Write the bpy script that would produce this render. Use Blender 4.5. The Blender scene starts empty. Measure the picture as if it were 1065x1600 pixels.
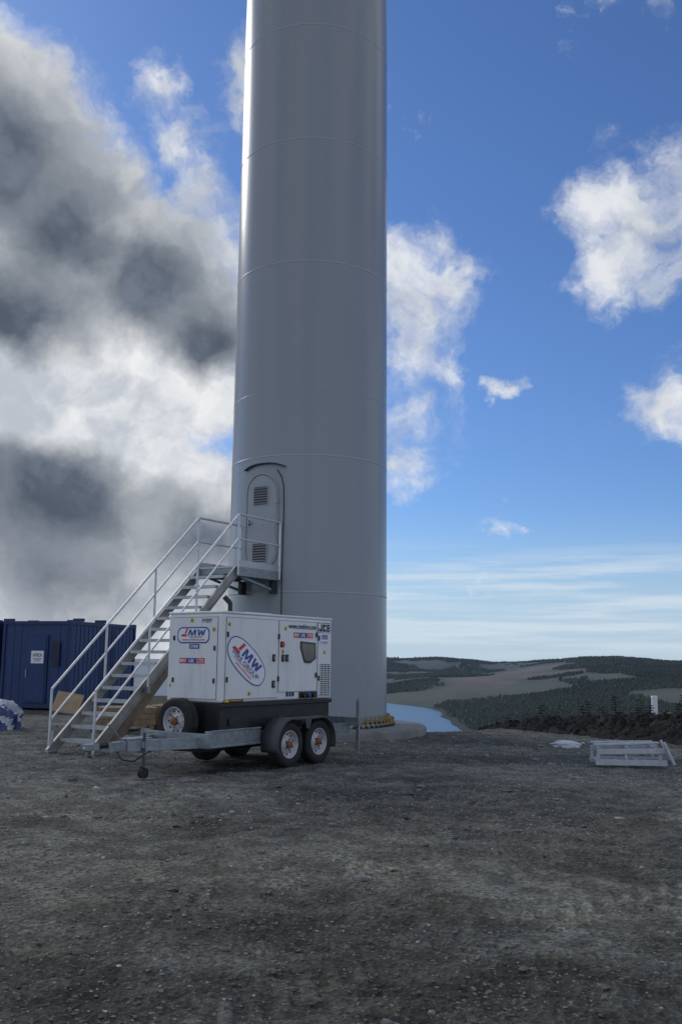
import bpy, math, random
import numpy as np
from mathutils import Vector, Matrix
random.seed(7); rng=np.random.default_rng(7)
scene=bpy.context.scene; col=scene.collection
scene.view_settings.view_transform='Standard'; scene.view_settings.look='None'; scene.view_settings.exposure=0
R=math.radians
# ------------------------------------------------------------------ noise
def vnoise(x,y,seed=0):
    xi=np.floor(x).astype(np.int64); yi=np.floor(y).astype(np.int64)
    xf=x-xi; yf=y-yi
    u=xf*xf*xf*(xf*(xf*6-15)+10); v=yf*yf*yf*(yf*(yf*6-15)+10)
    def h(a,b):
        n=(a*374761393+b*668265263+seed*974711)&0xffffffff
        n=((n^(n>>13))*1274126177)&0xffffffff
        n=n^(n>>16)
        return (n&0xffff)/65535.0
    return (h(xi,yi)*(1-u)+h(xi+1,yi)*u)*(1-v)+(h(xi,yi+1)*(1-u)+h(xi+1,yi+1)*u)*v
def fbm(x,y,o=4,seed=0):
    s=0;a=.5;t=0
    for i in range(o):
        s=s+a*vnoise(x*2**i+13.7*i,y*2**i-7.1*i,seed+i); t+=a; a*=.5
    return s/t
def sst(a,b,x):
    t=np.clip((x-a)/(b-a),0,1); return t*t*(3-2*t)
# ------------------------------------------------------------------ materials
def mat(name,colr,rough=.5,metal=0.,var=.12,scale=4.,bump=0.,bscale=60.,spec=.5,dirt=0.,coat=0.):
    m=bpy.data.materials.new(name); m.use_nodes=True; nt=m.node_tree; N=nt.nodes; L=nt.links
    b=N['Principled BSDF']; b.inputs['Roughness'].default_value=rough; b.inputs['Metallic'].default_value=metal
    b.inputs['Specular IOR Level'].default_value=spec; b.inputs['Coat Weight'].default_value=coat
    tc=N.new('ShaderNodeTexCoord'); no=N.new('ShaderNodeTexNoise'); no.inputs['Scale'].default_value=scale; no.inputs['Detail'].default_value=6
    L.new(tc.outputs['Object'],no.inputs['Vector'])
    r=N.new('ShaderNodeValToRGB'); L.new(no.outputs['Fac'],r.inputs['Fac'])
    c=np.array(colr); r.color_ramp.elements[0].position=.3; r.color_ramp.elements[1].position=.7
    r.color_ramp.elements[0].color=(*np.clip(c*(1-var),0,1),1); r.color_ramp.elements[1].color=(*np.clip(c*(1+var*.6),0,1),1)
    out=r.outputs['Color']
    if dirt>0:
        n2=N.new('ShaderNodeTexNoise'); n2.inputs['Scale'].default_value=2.2; n2.inputs['Detail'].default_value=8; n2.inputs['Roughness'].default_value=.65
        mp=N.new('ShaderNodeMapping'); mp.inputs['Scale'].default_value=(2.5,2.5,.5); L.new(tc.outputs['Object'],mp.inputs['Vector']); L.new(mp.outputs['Vector'],n2.inputs['Vector'])
        r2=N.new('ShaderNodeValToRGB'); r2.color_ramp.elements[0].position=.5; r2.color_ramp.elements[1].position=.75
        L.new(n2.outputs['Fac'],r2.inputs['Fac'])
        mu=N.new('ShaderNodeMath'); mu.operation='MULTIPLY'; mu.inputs[1].default_value=dirt; L.new(r2.outputs['Color'],mu.inputs[0])
        mx=N.new('ShaderNodeMixRGB'); mx.inputs['Color2'].default_value=(.11,.1,.085,1); L.new(mu.outputs[0],mx.inputs['Fac']); L.new(out,mx.inputs['Color1']); out=mx.outputs['Color']
    L.new(out,b.inputs['Base Color'])
    mr=N.new('ShaderNodeMapRange'); rv=min(.08,var); mr.inputs['To Min'].default_value=max(rough-rv,.02); mr.inputs['To Max'].default_value=min(rough+rv,1)
    L.new(no.outputs['Fac'],mr.inputs['Value']); L.new(mr.outputs['Result'],b.inputs['Roughness'])
    if bump>0:
        nb=N.new('ShaderNodeTexNoise'); nb.inputs['Scale'].default_value=bscale; nb.inputs['Detail'].default_value=4; L.new(tc.outputs['Object'],nb.inputs['Vector'])
        bp=N.new('ShaderNodeBump'); bp.inputs['Strength'].default_value=bump; bp.inputs['Distance'].default_value=.01
        L.new(nb.outputs['Fac'],bp.inputs['Height']); L.new(bp.outputs['Normal'],b.inputs['Normal'])
    return m
M={}
M['tower']=mat('tower_paint',(.295,.325,.365),.27,var=.02,scale=.35,spec=.55)
M['seam']=mat('weld_seam_paint',(.38,.41,.45),.35,var=.04)
M['doorp']=mat('door_paint',(.35,.375,.41),.38,var=.04)
M['dark']=mat('dark_recess',(.03,.03,.032),.6)
M['white']=mat('white_enclosure_paint',(.76,.78,.80),.3,var=.03,scale=2,dirt=.2)
M['stick']=mat('sticker_white',(.82,.84,.88),.35,var=.02)
M['blue']=mat('sticker_blue',(.03,.07,.32),.35,var=.05)
M['red']=mat('sticker_red',(.60,.03,.04),.35,var=.05)
M['yellow']=mat('sticker_yellow',(.75,.46,.03),.4,var=.05)
M['black']=mat('black_plastic',(.018,.018,.02),.42)
M['guard']=mat('mudguard_plastic',(.06,.066,.075),.5,dirt=.4)
M['ink']=mat('black_ink',(.012,.014,.03),.5)
M['tank']=mat('black_tank_paint',(.012,.012,.014),.45,dirt=.2)
M['galv']=mat('galvanised_steel',(.30,.34,.37),.45,metal=.6,var=.25,scale=14,bump=.1,dirt=.35)
M['alu']=mat('aluminium',(.50,.52,.54),.42,metal=.7,var=.16,scale=9,dirt=.2)
M['rail']=mat('handrail_aluminium',(.66,.68,.71),.42,metal=.45,var=.12,scale=9,dirt=.12)
M['strg']=mat('stringer_aluminium',(.36,.35,.34),.5,metal=.5,var=.2,scale=5,dirt=.3)
M['rubber']=mat('tyre_rubber',(.018,.018,.019),.8,var=.3,scale=20,bump=.2,dirt=.4)
M['rim']=mat('rim_paint',(.50,.51,.53),.42,metal=.2,var=.14,dirt=.5)
M['rust']=mat('rusty_hub',(.24,.09,.045),.75,var=.35,scale=30,bump=.2)
M['glass']=mat('dark_window',(.012,.014,.016),.08,spec=.8)
M['cblue']=mat('container_blue_paint',(.011,.042,.155),.45,var=.2,scale=3,dirt=.2)
M['cblue2']=mat('container_trim_paint',(.008,.030,.11),.45,var=.2,scale=3,dirt=.15)
M['conc']=mat('concrete',(.20,.205,.20),.85,var=.25,scale=3,bump=.5,bscale=40,dirt=.4)
M['bolt']=mat('bolt_cap_yellow',(.40,.27,.06),.55,var=.35,scale=9)
M['wood']=mat('raw_timber',(.28,.20,.12),.75,var=.3,scale=8,bump=.3)
M['oldw']=mat('weathered_board',(.23,.18,.135),.8,var=.3,scale=6,bump=.3)
M['ply']=mat('plywood',(.38,.28,.17),.7,var=.2,scale=5)
M['tarp']=mat('white_sheeting',(.55,.58,.66),.45,var=.12,scale=6,bump=.8,bscale=9)
M['tarpb']=mat('blue_sheeting',(.04,.07,.22),.45,var=.3,scale=6,bump=.8,bscale=9)
M['galw']=mat('weathered_zinc',(.50,.52,.57),.5,metal=.25,var=.16,scale=10,dirt=.25)
M['bark']=mat('bark',(.07,.05,.035),.9,var=.3)
M['needle']=mat('spruce_needles',(.025,.045,.018),.8,var=.5,scale=3)
M['needle2']=mat('spruce_needles_light',(.05,.075,.03),.8,var=.5,scale=3)
# ------------------------------------------------------------------ mesh builder
class MB:
    def __init__(s): s.v=[];s.f=[];s.m=[];s.sm=[];s.mats=[]
    def mi(s,n):
        if n not in s.mats: s.mats.append(n)
        return s.mats.index(n)
    def add(s,vs,fs,m,smooth=False,X=None):
        o=len(s.v)
        for p in vs:
            p=Vector(p)
            if X is not None: p=X@p
            s.v.append(tuple(p))
        k=s.mi(m)
        for f in fs: s.f.append([i+o for i in f]); s.m.append(k); s.sm.append(smooth)
    def box(s,x0,x1,y0,y1,z0,z1,m,X=None):
        vs=[(x,y,z) for x in(x0,x1) for y in(y0,y1) for z in(z0,z1)]
        s.add(vs,[(0,1,3,2),(4,6,7,5),(0,4,5,1),(2,3,7,6),(0,2,6,4),(1,5,7,3)],m,X=X)
    def beam(s,p0,p1,w,h,m,up=(0,0,1),X=None):
        p0=Vector(p0);p1=Vector(p1);d=(p1-p0).normalized();up=Vector(up)
        if abs(d.dot(up))>.98: up=Vector((1,0,0))
        sd=d.cross(up).normalized();u=sd.cross(d).normalized()
        vs=[p+sd*a*w/2+u*b*h/2 for p in(p0,p1) for a in(-1,1) for b in(-1,1)]
        s.add(vs,[(0,1,3,2),(4,6,7,5),(0,4,5,1),(2,3,7,6),(0,2,6,4),(1,5,7,3)],m,X=X)
    def cyl(s,p0,p1,r0,r1,m,n=14,caps=True,smooth=True,X=None):
        p0=Vector(p0);p1=Vector(p1);d=(p1-p0).normalized();up=Vector((0,0,1)) if abs(d.z)<.9 else Vector((1,0,0))
        a=d.cross(up).normalized();b=d.cross(a).normalized();vs=[]
        for p,r in((p0,r0),(p1,r1)):
            for i in range(n):
                t=2*math.pi*i/n; vs.append(p+a*math.cos(t)*r+b*math.sin(t)*r)
        s.add(vs,[(i,(i+1)%n,n+(i+1)%n,n+i) for i in range(n)],m,smooth,X)
        if caps: s.add(vs,[tuple(range(n))[::-1],tuple(range(n,2*n))],m,False,X)
    def tube(s,pts,r,m,n=10,X=None):
        for a,b in zip(pts[:-1],pts[1:]): s.cyl(a,b,r,r,m,n,True,True,X)
        for p in pts[1:-1]: s.ball(p,(r,r,r),m,8,6,X)
    def ball(s,c,rad,m,n=12,k=8,X=None,jit=0):
        vs=[];c=Vector(c)
        for j in range(k+1):
            th=math.pi*j/k
            for i in range(n):
                t=2*math.pi*i/n; q=1+jit*(random.random()-.5)
                vs.append(c+Vector((rad[0]*math.sin(th)*math.cos(t)*q,rad[1]*math.sin(th)*math.sin(t)*q,rad[2]*math.cos(th)*q)))
        s.add(vs,[(j*n+i,(j+1)*n+i,(j+1)*n+(i+1)%n,j*n+(i+1)%n) for j in range(k) for i in range(n)],m,True,X)
    def lathe(s,prof,m,n=32,X=None,smooth=True):   # prof (r,h) about local z
        vs=[]
        for r,h in prof:
            for i in range(n):
                t=2*math.pi*i/n; vs.append((r*math.cos(t),r*math.sin(t),h))
        s.add(vs,[(j*n+i,j*n+(i+1)%n,(j+1)*n+(i+1)%n,(j+1)*n+i) for j in range(len(prof)-1) for i in range(n)],m,smooth,X)
    def poly(s,pts,t0,t1,m,X=None,smooth=False):   # polygon in local xy extruded along z
        n=len(pts); vs=[(p[0],p[1],t0) for p in pts]+[(p[0],p[1],t1) for p in pts]
        s.add(vs,[tuple(range(n))[::-1],tuple(range(n,2*n))],m,False,X)
        s.add(vs,[(i,(i+1)%n,n+(i+1)%n,n+i) for i in range(n)],m,smooth,X)
    def strip(s,A,B,m,X=None,smooth=False):
        n=len(A); s.add(list(A)+list(B),[(i,i+1,n+i+1,n+i) for i in range(n-1)],m,smooth,X)
    def text(s,t,width,cx,cy,zo,m,X,shear=0,bold=0,height=None):
        c=bpy.data.curves.new('t','FONT'); c.body=t; c.align_x='CENTER'; c.align_y='CENTER'; c.shear=shear; c.offset=bold; c.size=1; c.extrude=.0; c.resolution_u=3
        o=bpy.data.objects.new('t',c); col.objects.link(o); dg=bpy.context.evaluated_depsgraph_get(); dg.update()
        me=bpy.data.meshes.new_from_object(o.evaluated_get(dg))
        vs=np.array([v.co[:] for v in me.vertices]); mn=vs.min(0);mx=vs.max(0)
        k=width/(mx[0]-mn[0]); ky=k if height is None else height/(mx[1]-mn[1]); ce=(mn+mx)/2
        vv=[((v[0]-ce[0])*k+cx,(v[1]-ce[1])*ky+cy,zo) for v in vs]
        s.add(vv,[tuple(p.vertices) for p in me.polygons],m,False,X)
        bpy.data.objects.remove(o); bpy.data.curves.remove(c); bpy.data.meshes.remove(me)
    def obj(s,name,parent=None,bevel=0,seg=2,loc=None):
        me=bpy.data.meshes.new(name); me.from_pydata(s.v,[],s.f)
        for n in s.mats: me.materials.append(M[n])
        me.polygons.foreach_set('material_index',s.m); me.polygons.foreach_set('use_smooth',s.sm); me.update()
        o=bpy.data.objects.new(name,me); col.objects.link(o)
        if parent: o.parent=parent
        if loc: o.location=loc
        if bevel>0:
            b=o.modifiers.new('bevel','BEVEL'); b.width=bevel; b.segments=seg; b.limit_method='ANGLE'; b.angle_limit=R(35)
        return o
def root(name,loc,rz,label,cat,group=None):
    e=bpy.data.objects.new(name,None); e.empty_display_size=.3; col.objects.link(e); e.location=loc; e.rotation_euler=(0,0,rz)
    e['label']=label; e['category']=cat
    if group: e['group']=group
    return e
def tag(o,label,cat,group=None):
    o['label']=label;o['category']=cat
    if group:o['group']=group
# ------------------------------------------------------------------ camera
cam=bpy.data.cameras.new('camera'); co=bpy.data.objects.new('camera',cam); col.objects.link(co); scene.camera=co
cam.sensor_fit='VERTICAL'; cam.sensor_height=36; cam.sensor_width=24; cam.lens=33.2; cam.clip_end=90000; cam.clip_start=.05
co.matrix_world=Matrix.Translation((0,0,1.6))@Matrix.Rotation(R(90+8.9),4,'X')@Matrix.Rotation(R(.6),4,'Z')
# ------------------------------------------------------------------ terrain
PHI=np.array([-180,-60,-25,-12,-4,0,3,5,7,9,11.5,14.5,17,20,26,60,180.])
RHO=np.array([60,200,500,900,1200,1600,2200,3000,4000,8000,30000.])
Z=np.array([
[-6,-15,-30,-40,-45,-50,-50,-50,-60,-130,-400],
[-6,-20,-50,-70,-80,-90,-100,-100,-110,-130,-400],
[-8,-25,-60,-80,-90,-90,-100,-100,-110,-130,-400],
[-8,-25,-60,-80,-90,-90,-90,-90,-90,-130,-400],
[-9,-30,-66,-75,-80,-80,-70,-60,-50,-130,-400],
[-9,-32,-66,-70,-74,-70,-48,-30,-8,-130,-400],
[-9,-32,-66,-72,-72,-52,-36,-16,0,-130,-400],
[-9,-32,-66,-70,-64,-43,-32,-14,0,-130,-400],
[-9,-30,-62,-61,-51,-38,-32,-16,-8,-130,-400],
[-8,-25,-47,-54,-47,-41,-25,-20,-16,-130,-400],
[-7,-19,-39,-49,-41,-37,-12,-10,-6,-130,-400],
[-7,-18,-37,-45,-35,-26,0,6,4,-130,-400],
[-7,-17,-34,-41,-28,-20,6,12,8,-130,-400],
[-7,-17,-32,-37,-25,-17,0,2,-6,-130,-400],
[-7,-17,-32,-38,-30,-14,-4,-10,-20,-130,-400],
[-6,-15,-30,-40,-40,-40,-40,-40,-50,-130,-400],
[-6,-15,-30,-40,-45,-50,-50,-50,-60,-130,-400]],float)
WATER=-60.
def rphi(x,y): return np.hypot(x,y), np.degrees(np.arctan2(x,y))
def roughness_(x,y): return sst(.48,.62,fbm(x*.42,y*.62,3,50))
def clod(x,y): return fbm(x*5,y*5,4,9)
TR=((14,26,19.3,.28,.34),(14,26,21.0,.28,.34),(-20,-4,26.5,.3,.34),(7.2,-1.5,9.7,.30,.24),(7.2,-1.5,11.5,.28,.34),(3,30,20.5,.3,.34),(3,30,18.6,.3,.34),(0,-8,18.0,.3,.34),(0,-8,19.8,.3,.34))
def tracks(x,y):
    g_=0*x;t_=0*x
    for (cx,cy,rr,w,q) in TR:
        d=np.hypot(x-cx,y-cy)-rr+(fbm(x*1.2,y*1.2,2,cx and 88)-.5)*.12; th=np.arctan2(y-cy,x-cx)*rr; br_=sst(q,q+.2,fbm(x*.35+cx,y*.35,3,77))
        g_=g_+np.exp(-(d/w)**4)*br_; t_=t_+np.exp(-(d/w/.85)**6)*np.tanh(2*np.sin((th+np.abs(d)*.9)*34))*br_*sst(.35,.6,fbm(x*3,y*3,2,79))
    return np.clip(g_,0,1),t_
def padlump(x,y):
    rough=roughness_(x,y); g_,t_=tracks(x,y)
    h=(fbm(x*.25,y*.25,3,1)-.5)*.09+(fbm(x*1.3,y*1.6,3,5)-.5)*.035
    h=h+(clod(x,y)-.5)*(.018+.045*rough)*(1-.8*g_)
    h=h+(np.abs(fbm(x*14,y*14,3,21)-.5))*(-.028)*(.35+rough)*(1-.7*g_)
    return h-g_*.018+t_*.012
def terrain(x,y):
    x=np.asarray(x,float);y=np.asarray(y,float)
    r,p=rphi(x,y)
    re=np.interp(p,[-180,-60,-8,-3,1,3,8,14,30,60,180],[42,42,42,38,25,21.5,22.5,27,28,40,42])
    far=sst(150,900,r)
    pw=p+(fbm(x/260,y/260,3,31)-.5)*1.6*far
    cols=np.stack([np.interp(pw,PHI,Z[:,k]) for k in range(len(RHO))])
    t=np.interp(np.log(np.maximum(r,60)),np.log(RHO),np.arange(len(RHO)))
    i=np.clip(np.floor(t).astype(int),0,len(RHO)-2); f=t-i; f=f*f*(3-2*f)*.5+f*.5
    z0=np.take_along_axis(cols,i[None,...],0)[0]; z1=np.take_along_axis(cols,(i+1)[None,...],0)[0]
    zf=z0*(1-f)+z1*f
    s=sst(0,1,(r-re)/(60-re+1e-6)); s=s*.6+.4*np.clip((r-re)/(60-re),0,1)
    zz=np.where(r<60,cols[0]*s,zf)
    near_l=1-.8*(1-sst(7,10,p))*(1-sst(1450,2000,r))
    amp=np.clip(r*.0085,0,24)*sst(100,700,r)*near_l
    zz=zz+(fbm(x/420+.3,y/560,3,40)-.5)*2*amp-.08*amp+ (fbm(x/60,y/60,4,43)-.5)*sst(40,200,r)*2.0
    nearm=1-sst(re-2,re+6,r)
    return zz+padlump(x,y)*(.15+.85*nearm)*(r<200)
ang=np.concatenate([np.arange(-180,-30,3.),np.arange(-30,26,.10),np.arange(26,180,3.)])
rr=[.3,.8,1.5,2.3,3.0]
while rr[-1]<30: rr.append(rr[-1]*1.0055)
while rr[-1]<38000: rr.append(rr[-1]*1.020)
rr=np.array(rr); A,RR=np.meshgrid(np.radians(ang),rr); gx=(RR*np.sin(A)); gy=(RR*np.cos(A))
gz=terrain(gx,gy); na=len(ang); nr=len(rr)
r_,p_=rphi(gx,gy)
def forest(x,y):
    r,p=rphi(x,y)
    f=fbm(x/130,y/240,5,60)
    base=np.full(x.shape,.62)
    brown=np.exp(-((p-10.3-(r-2000)/450+ (fbm(x/160,y/200,4,8)-.5)*5)/2.3)**2-((r-2000)/480)**2)
    base=base-1.2*brown
    base=base-.40*np.exp(-((p-5)/2.8)**2-((r-1600)/170)**2)
    base=base-.25*sst(.55,.62,fbm(x/330,y/450,4,66))
    return sst(.38,.54,f*.6+base*.4-.03), brown
fo,br=forest(gx,gy)
def C(*c): return np.array(c)[None,None,:]
w=lambda m:m[...,None]
pn=sst(.38,.62,fbm(gx*.30,gy*.42,4,70)); pn2=sst(.45,.6,fbm(gx*1.6,gy*1.9,4,71)); ro=roughness_(gx,gy)
cc=C(.106,.104,.083)*(1-w(pn))+C(.160,.154,.120)*w(pn)
cc=cc*(1-.45*w(pn2))+C(.156,.158,.140)*.45*w(pn2)
gr=sst(8,15,r_)*.7; cc=cc*(1-w(gr))+C(.146,.153,.143)*w(gr)*(.75+.5*w(fbm(gx*.8,gy*1.4,4,72)))
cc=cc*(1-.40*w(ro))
g_,t_=tracks(gx,gy)
cc=cc*(.74+.55*w(sst(.32,.68,clod(gx,gy))))*(1-.2*w(sst(.02,.15,np.abs(fbm(gx*14,gy*14,3,21)-.5))))*(1+.16*w(np.clip(t_,-1,1))+.14*w(g_))  # relief shade painted into the colour: clod hollows and tread grooves go darker
outp=sst(27,34,r_)
moor=C(.065,.062,.034)*(.6+.8*w(fbm(gx/60,gy/60,4,73)))
hill=C(.083,.086,.052)*(.5+1.0*w(fbm(gx/110,gy/160,5,74)))
hb=sst(.12,.5,br); hill=hill*(1-w(hb))+C(.165,.125,.088)*(.5+1.0*w(fbm(gx/60,gy/80,5,75)))*w(hb)
hill=hill*(1-.9*w(fo))+C(.026,.038,.028)*.9*w(fo)
moor=moor*(1-w(sst(200,500,r_)))+hill*w(sst(200,500,r_))
cc=cc*(1-w(outp))+moor*w(outp)
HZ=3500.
hz=(1-np.exp(-r_/HZ))*.8; cc=cc*(1-w(hz))+C(.155,.20,.245)*w(hz)  # aerial haze painted into the vertex colour, growing with distance
vs=np.stack([gx,gy,gz],-1).reshape(-1,3)
I=np.arange(nr*na).reshape(nr,na); a0=I[:-1]; b0=np.roll(I,-1,1)[:-1]; c0=np.roll(I,-1,1)[1:]; d0=I[1:]
F=np.stack([a0,b0,c0,d0],-1).reshape(-1,4)[:, ::-1]
me=bpy.data.meshes.new('ground')
cv=np.array([[0,0,float(gz[0].mean())]]); nv=len(vs)
allv=np.concatenate([vs,cv]); tri=np.stack([np.full(na,nv),np.roll(I[0],-1),I[0]],-1)
me.vertices.add(len(allv)); me.vertices.foreach_set('co',allv.ravel())
loops=np.concatenate([F.ravel(),tri.ravel()]); me.loops.add(len(loops)); me.loops.foreach_set('vertex_index',loops)
nf=len(F)+len(tri); me.polygons.add(nf)
me.polygons.foreach_set('loop_start',np.concatenate([np.arange(len(F))*4,len(F)*4+np.arange(len(tri))*3]))
me.polygons.foreach_set('use_smooth',np.ones(nf,bool)); me.update(calc_edges=True); me.validate()
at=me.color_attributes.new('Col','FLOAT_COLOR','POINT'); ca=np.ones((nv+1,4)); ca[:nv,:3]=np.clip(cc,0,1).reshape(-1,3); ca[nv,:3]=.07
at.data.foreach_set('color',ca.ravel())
g=bpy.data.objects.new('ground',me); col.objects.link(g); g['kind']='structure'
def colmat(name,rough=.9,nscale=30,amp=.5,bump=.5,bs=90,bd=.01,spec=.3,v0=.6,v1=1.5):
    m=bpy.data.materials.new(name); m.use_nodes=True; N=m.node_tree.nodes;L=m.node_tree.links; b=N['Principled BSDF']
    b.inputs['Roughness'].default_value=rough; b.inputs['Specular IOR Level'].default_value=spec
    a=N.new('ShaderNodeAttribute'); a.attribute_name='Col'; tc=N.new('ShaderNodeTexCoord')
    n1=N.new('ShaderNodeTexNoise'); n1.inputs['Scale'].default_value=nscale; n1.inputs['Detail'].default_value=6; n1.inputs['Roughness'].default_value=.7; L.new(tc.outputs['Object'],n1.inputs['Vector'])
    mr=N.new('ShaderNodeMapRange'); mr.inputs['From Min'].default_value=.3; mr.inputs['From Max'].default_value=.7; mr.inputs['To Min'].default_value=1-amp; mr.inputs['To Max'].default_value=1+amp; L.new(n1.outputs['Fac'],mr.inputs['Value'])
    n2=N.new('ShaderNodeTexVoronoi'); n2.inputs['Scale'].default_value=bs; L.new(tc.outputs['Object'],n2.inputs['Vector'])
    mr2=N.new('ShaderNodeMapRange'); mr2.inputs['To Min'].default_value=v0; mr2.inputs['To Max'].default_value=v1; L.new(n2.outputs['Color'],mr2.inputs['Value'])
    mu=N.new('ShaderNodeMath'); mu.operation='MULTIPLY'; L.new(mr.outputs[0],mu.inputs[0]); L.new(mr2.outputs[0],mu.inputs[1])
    vm=N.new('ShaderNodeVectorMath'); vm.operation='SCALE'; L.new(a.outputs['Color'],vm.inputs[0]); L.new(mu.outputs[0],vm.inputs['Scale']); L.new(vm.outputs[0],b.inputs['Base Color'])
    bp=N.new('ShaderNodeBump'); bp.inputs['Strength'].default_value=bump; bp.inputs['Distance'].default_value=bd
    ad=N.new('ShaderNodeMath'); L.new(n1.outputs['Fac'],ad.inputs[0]); L.new(n2.outputs['Distance'],ad.inputs[1]); L.new(ad.outputs[0],bp.inputs['Height']); L.new(bp.outputs['Normal'],b.inputs['Normal'])
    return m
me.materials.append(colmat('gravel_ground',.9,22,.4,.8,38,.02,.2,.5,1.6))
# water
mw=bpy.data.meshes.new('water'); mw.from_pydata([(-45000,100,WATER),(45000,100,WATER),(45000,60000,WATER),(-45000,60000,WATER)],[],[(0,1,2,3)])
m=bpy.data.materials.new('loch_water'); m.use_nodes=True; N=m.node_tree.nodes;L=m.node_tree.links;b=N['Principled BSDF']
b.inputs['Base Color'].default_value=(.04,.11,.20,1); b.inputs['Roughness'].default_value=.3; b.inputs['IOR'].default_value=1.33; b.inputs['Specular IOR Level'].default_value=.28
tc=N.new('ShaderNodeTexCoord'); no=N.new('ShaderNodeTexNoise'); no.inputs['Scale'].default_value=.08; no.inputs['Detail'].default_value=5; L.new(tc.outputs['Object'],no.inputs['Vector'])
bp=N.new('ShaderNodeBump'); bp.inputs['Strength'].default_value=.15; bp.inputs['Distance'].default_value=.5; L.new(no.outputs['Fac'],bp.inputs['Height']); L.new(bp.outputs['Normal'],b.inputs['Normal'])
mw.materials.append(m); wo=bpy.data.objects.new('water',mw); col.objects.link(wo); wo['kind']='structure'
def scatter(name,V,Fc,colr,material,kind='stuff',smooth=False):
    me=bpy.data.meshes.new(name); n=len(V); k=Fc.shape[1]
    me.vertices.add(n); me.vertices.foreach_set('co',V.ravel()); me.loops.add(Fc.size); me.loops.foreach_set('vertex_index',Fc.ravel().astype(np.int32))
    me.polygons.add(len(Fc)); me.polygons.foreach_set('loop_start',np.arange(len(Fc))*k); me.polygons.foreach_set('use_smooth',np.full(len(Fc),smooth)); me.update(calc_edges=True)
    at=me.color_attributes.new('Col','FLOAT_COLOR','POINT'); ca=np.ones((n,4)); ca[:,:3]=np.clip(colr,0,1); at.data.foreach_set('color',ca.ravel())
    me.materials.append(material); o=bpy.data.objects.new(name,me); col.objects.link(o); o['kind']=kind; return o
# gravel stones
t=(1+5**.5)/2; ico=np.array([(-1,t,0),(1,t,0),(-1,-t,0),(1,-t,0),(0,-1,t),(0,1,t),(0,-1,-t),(0,1,-t),(t,0,-1),(t,0,1),(-t,0,-1),(-t,0,1)])/math.hypot(1,t)
icf=np.array([(0,11,5),(0,5,1),(0,1,7),(0,7,10),(0,10,11),(1,5,9),(5,11,4),(11,10,2),(10,7,6),(7,1,8),(3,9,4),(3,4,2),(3,2,6),(3,6,8),(3,8,9),(4,9,5),(2,4,11),(6,2,10),(8,6,7),(9,8,1)])
n=80000
rr_=3.6+(24-3.6)*rng.random(n)**.95; pp=np.radians(-25+49*rng.random(n)); sx=rr_*np.sin(pp); sy=rr_*np.cos(pp)
dens=fbm(sx*.5,sy*.7,4,90); keep=(dens+rng.random(n)*.5>.66)&(np.hypot(sx+.755,sy-22)>2.8); sx=sx[keep];sy=sy[keep];n=len(sx)
size=.0035+.009*rng.random(n)**2.5+ (rng.random(n)>.990)*.030*rng.random(n); size*=(.75+sy*.05)
sc=np.stack([size*(.8+.9*rng.random(n)),size*(.7+.6*rng.random(n)),size*(.35+.35*rng.random(n))],-1)
base=ico[None]*(1+.6*(rng.random((n,12,1))-.5)); V=base*sc[:,None]
th=rng.random(n)*6.28; ct,st_=np.cos(th)[:,None],np.sin(th)[:,None]
V=np.stack([V[...,0]*ct-V[...,1]*st_,V[...,0]*st_+V[...,1]*ct,V[...,2]],-1)
sz=terrain(sx,sy); V=V+np.stack([sx,sy,sz+sc[:,2]*.2],-1)[:,None]
Fc=(icf[None]+12*np.arange(n)[:,None,None]).reshape(-1,3)
tone=(.085+.13*rng.random(n)**1.6+(rng.random(n)>.975)*.22)[:,None]*np.array([1.02,1,.93])[None]
scatter('gravel',V.reshape(-1,3),Fc,np.repeat(tone,12,0),colmat('stone',.8,60,.25,.3,120,.004))
# distant forest
n=120000
lr=np.exp(np.log(430)+(np.log(4200)-np.log(430))*rng.random(n)**.72); pp=1.5+20.5*rng.random(n); fx=lr*np.sin(np.radians(pp)); fy=lr*np.cos(np.radians(pp))
ff,_=forest(fx,fy); fz=terrain(fx,fy); keep=(ff>.70+.3*(rng.random(n)-.5))&(fz>WATER+2); fx,fy,fz,lr=fx[keep],fy[keep],fz[keep],lr[keep]; n=len(fx)
hh=(2.2+2.2*rng.random(n))*(.6+.8*fbm(fx/120,fy/120,2,5))*(.7+lr/3500); rd=hh*(.5+.3*rng.random(n)); k=5
ringa=np.radians(np.arange(k)*72)[None]+rng.random(n)[:,None]*6
bx=fx[:,None]+np.cos(ringa)*rd[:,None]*(.7+.6*rng.random((n,k))); by=fy[:,None]+np.sin(ringa)*rd[:,None]*(.7+.6*rng.random((n,k))); bz=np.repeat((fz)[:,None],k,1)
ring=np.stack([bx,by,bz],-1); tip=np.stack([fx,fy,fz+hh],-1)[:,None]
V=np.concatenate([ring,tip],1); fcs=np.array([(i,(i+1)%k,k) for i in range(k)]); Fc=(fcs[None]+(k+1)*np.arange(n)[:,None,None]).reshape(-1,3)
tc_=np.array([.038,.050,.034])[None]*(.8+.4*rng.random(n)[:,None])*(.3+1.4*fbm(fx/160,fy/200,4,15)[:,None]); hz=((1-np.exp(-lr/HZ))*.8)[:,None]; tc_=tc_*(1-hz)+np.array([.125,.165,.205])[None]*hz  # trees get the same distance haze painted into their colour
scatter('conifer_forest',V.reshape(-1,3),Fc,np.repeat(tc_,k+1,0),colmat('forest_canopy',.9,.3,.3,.0,.5))
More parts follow.
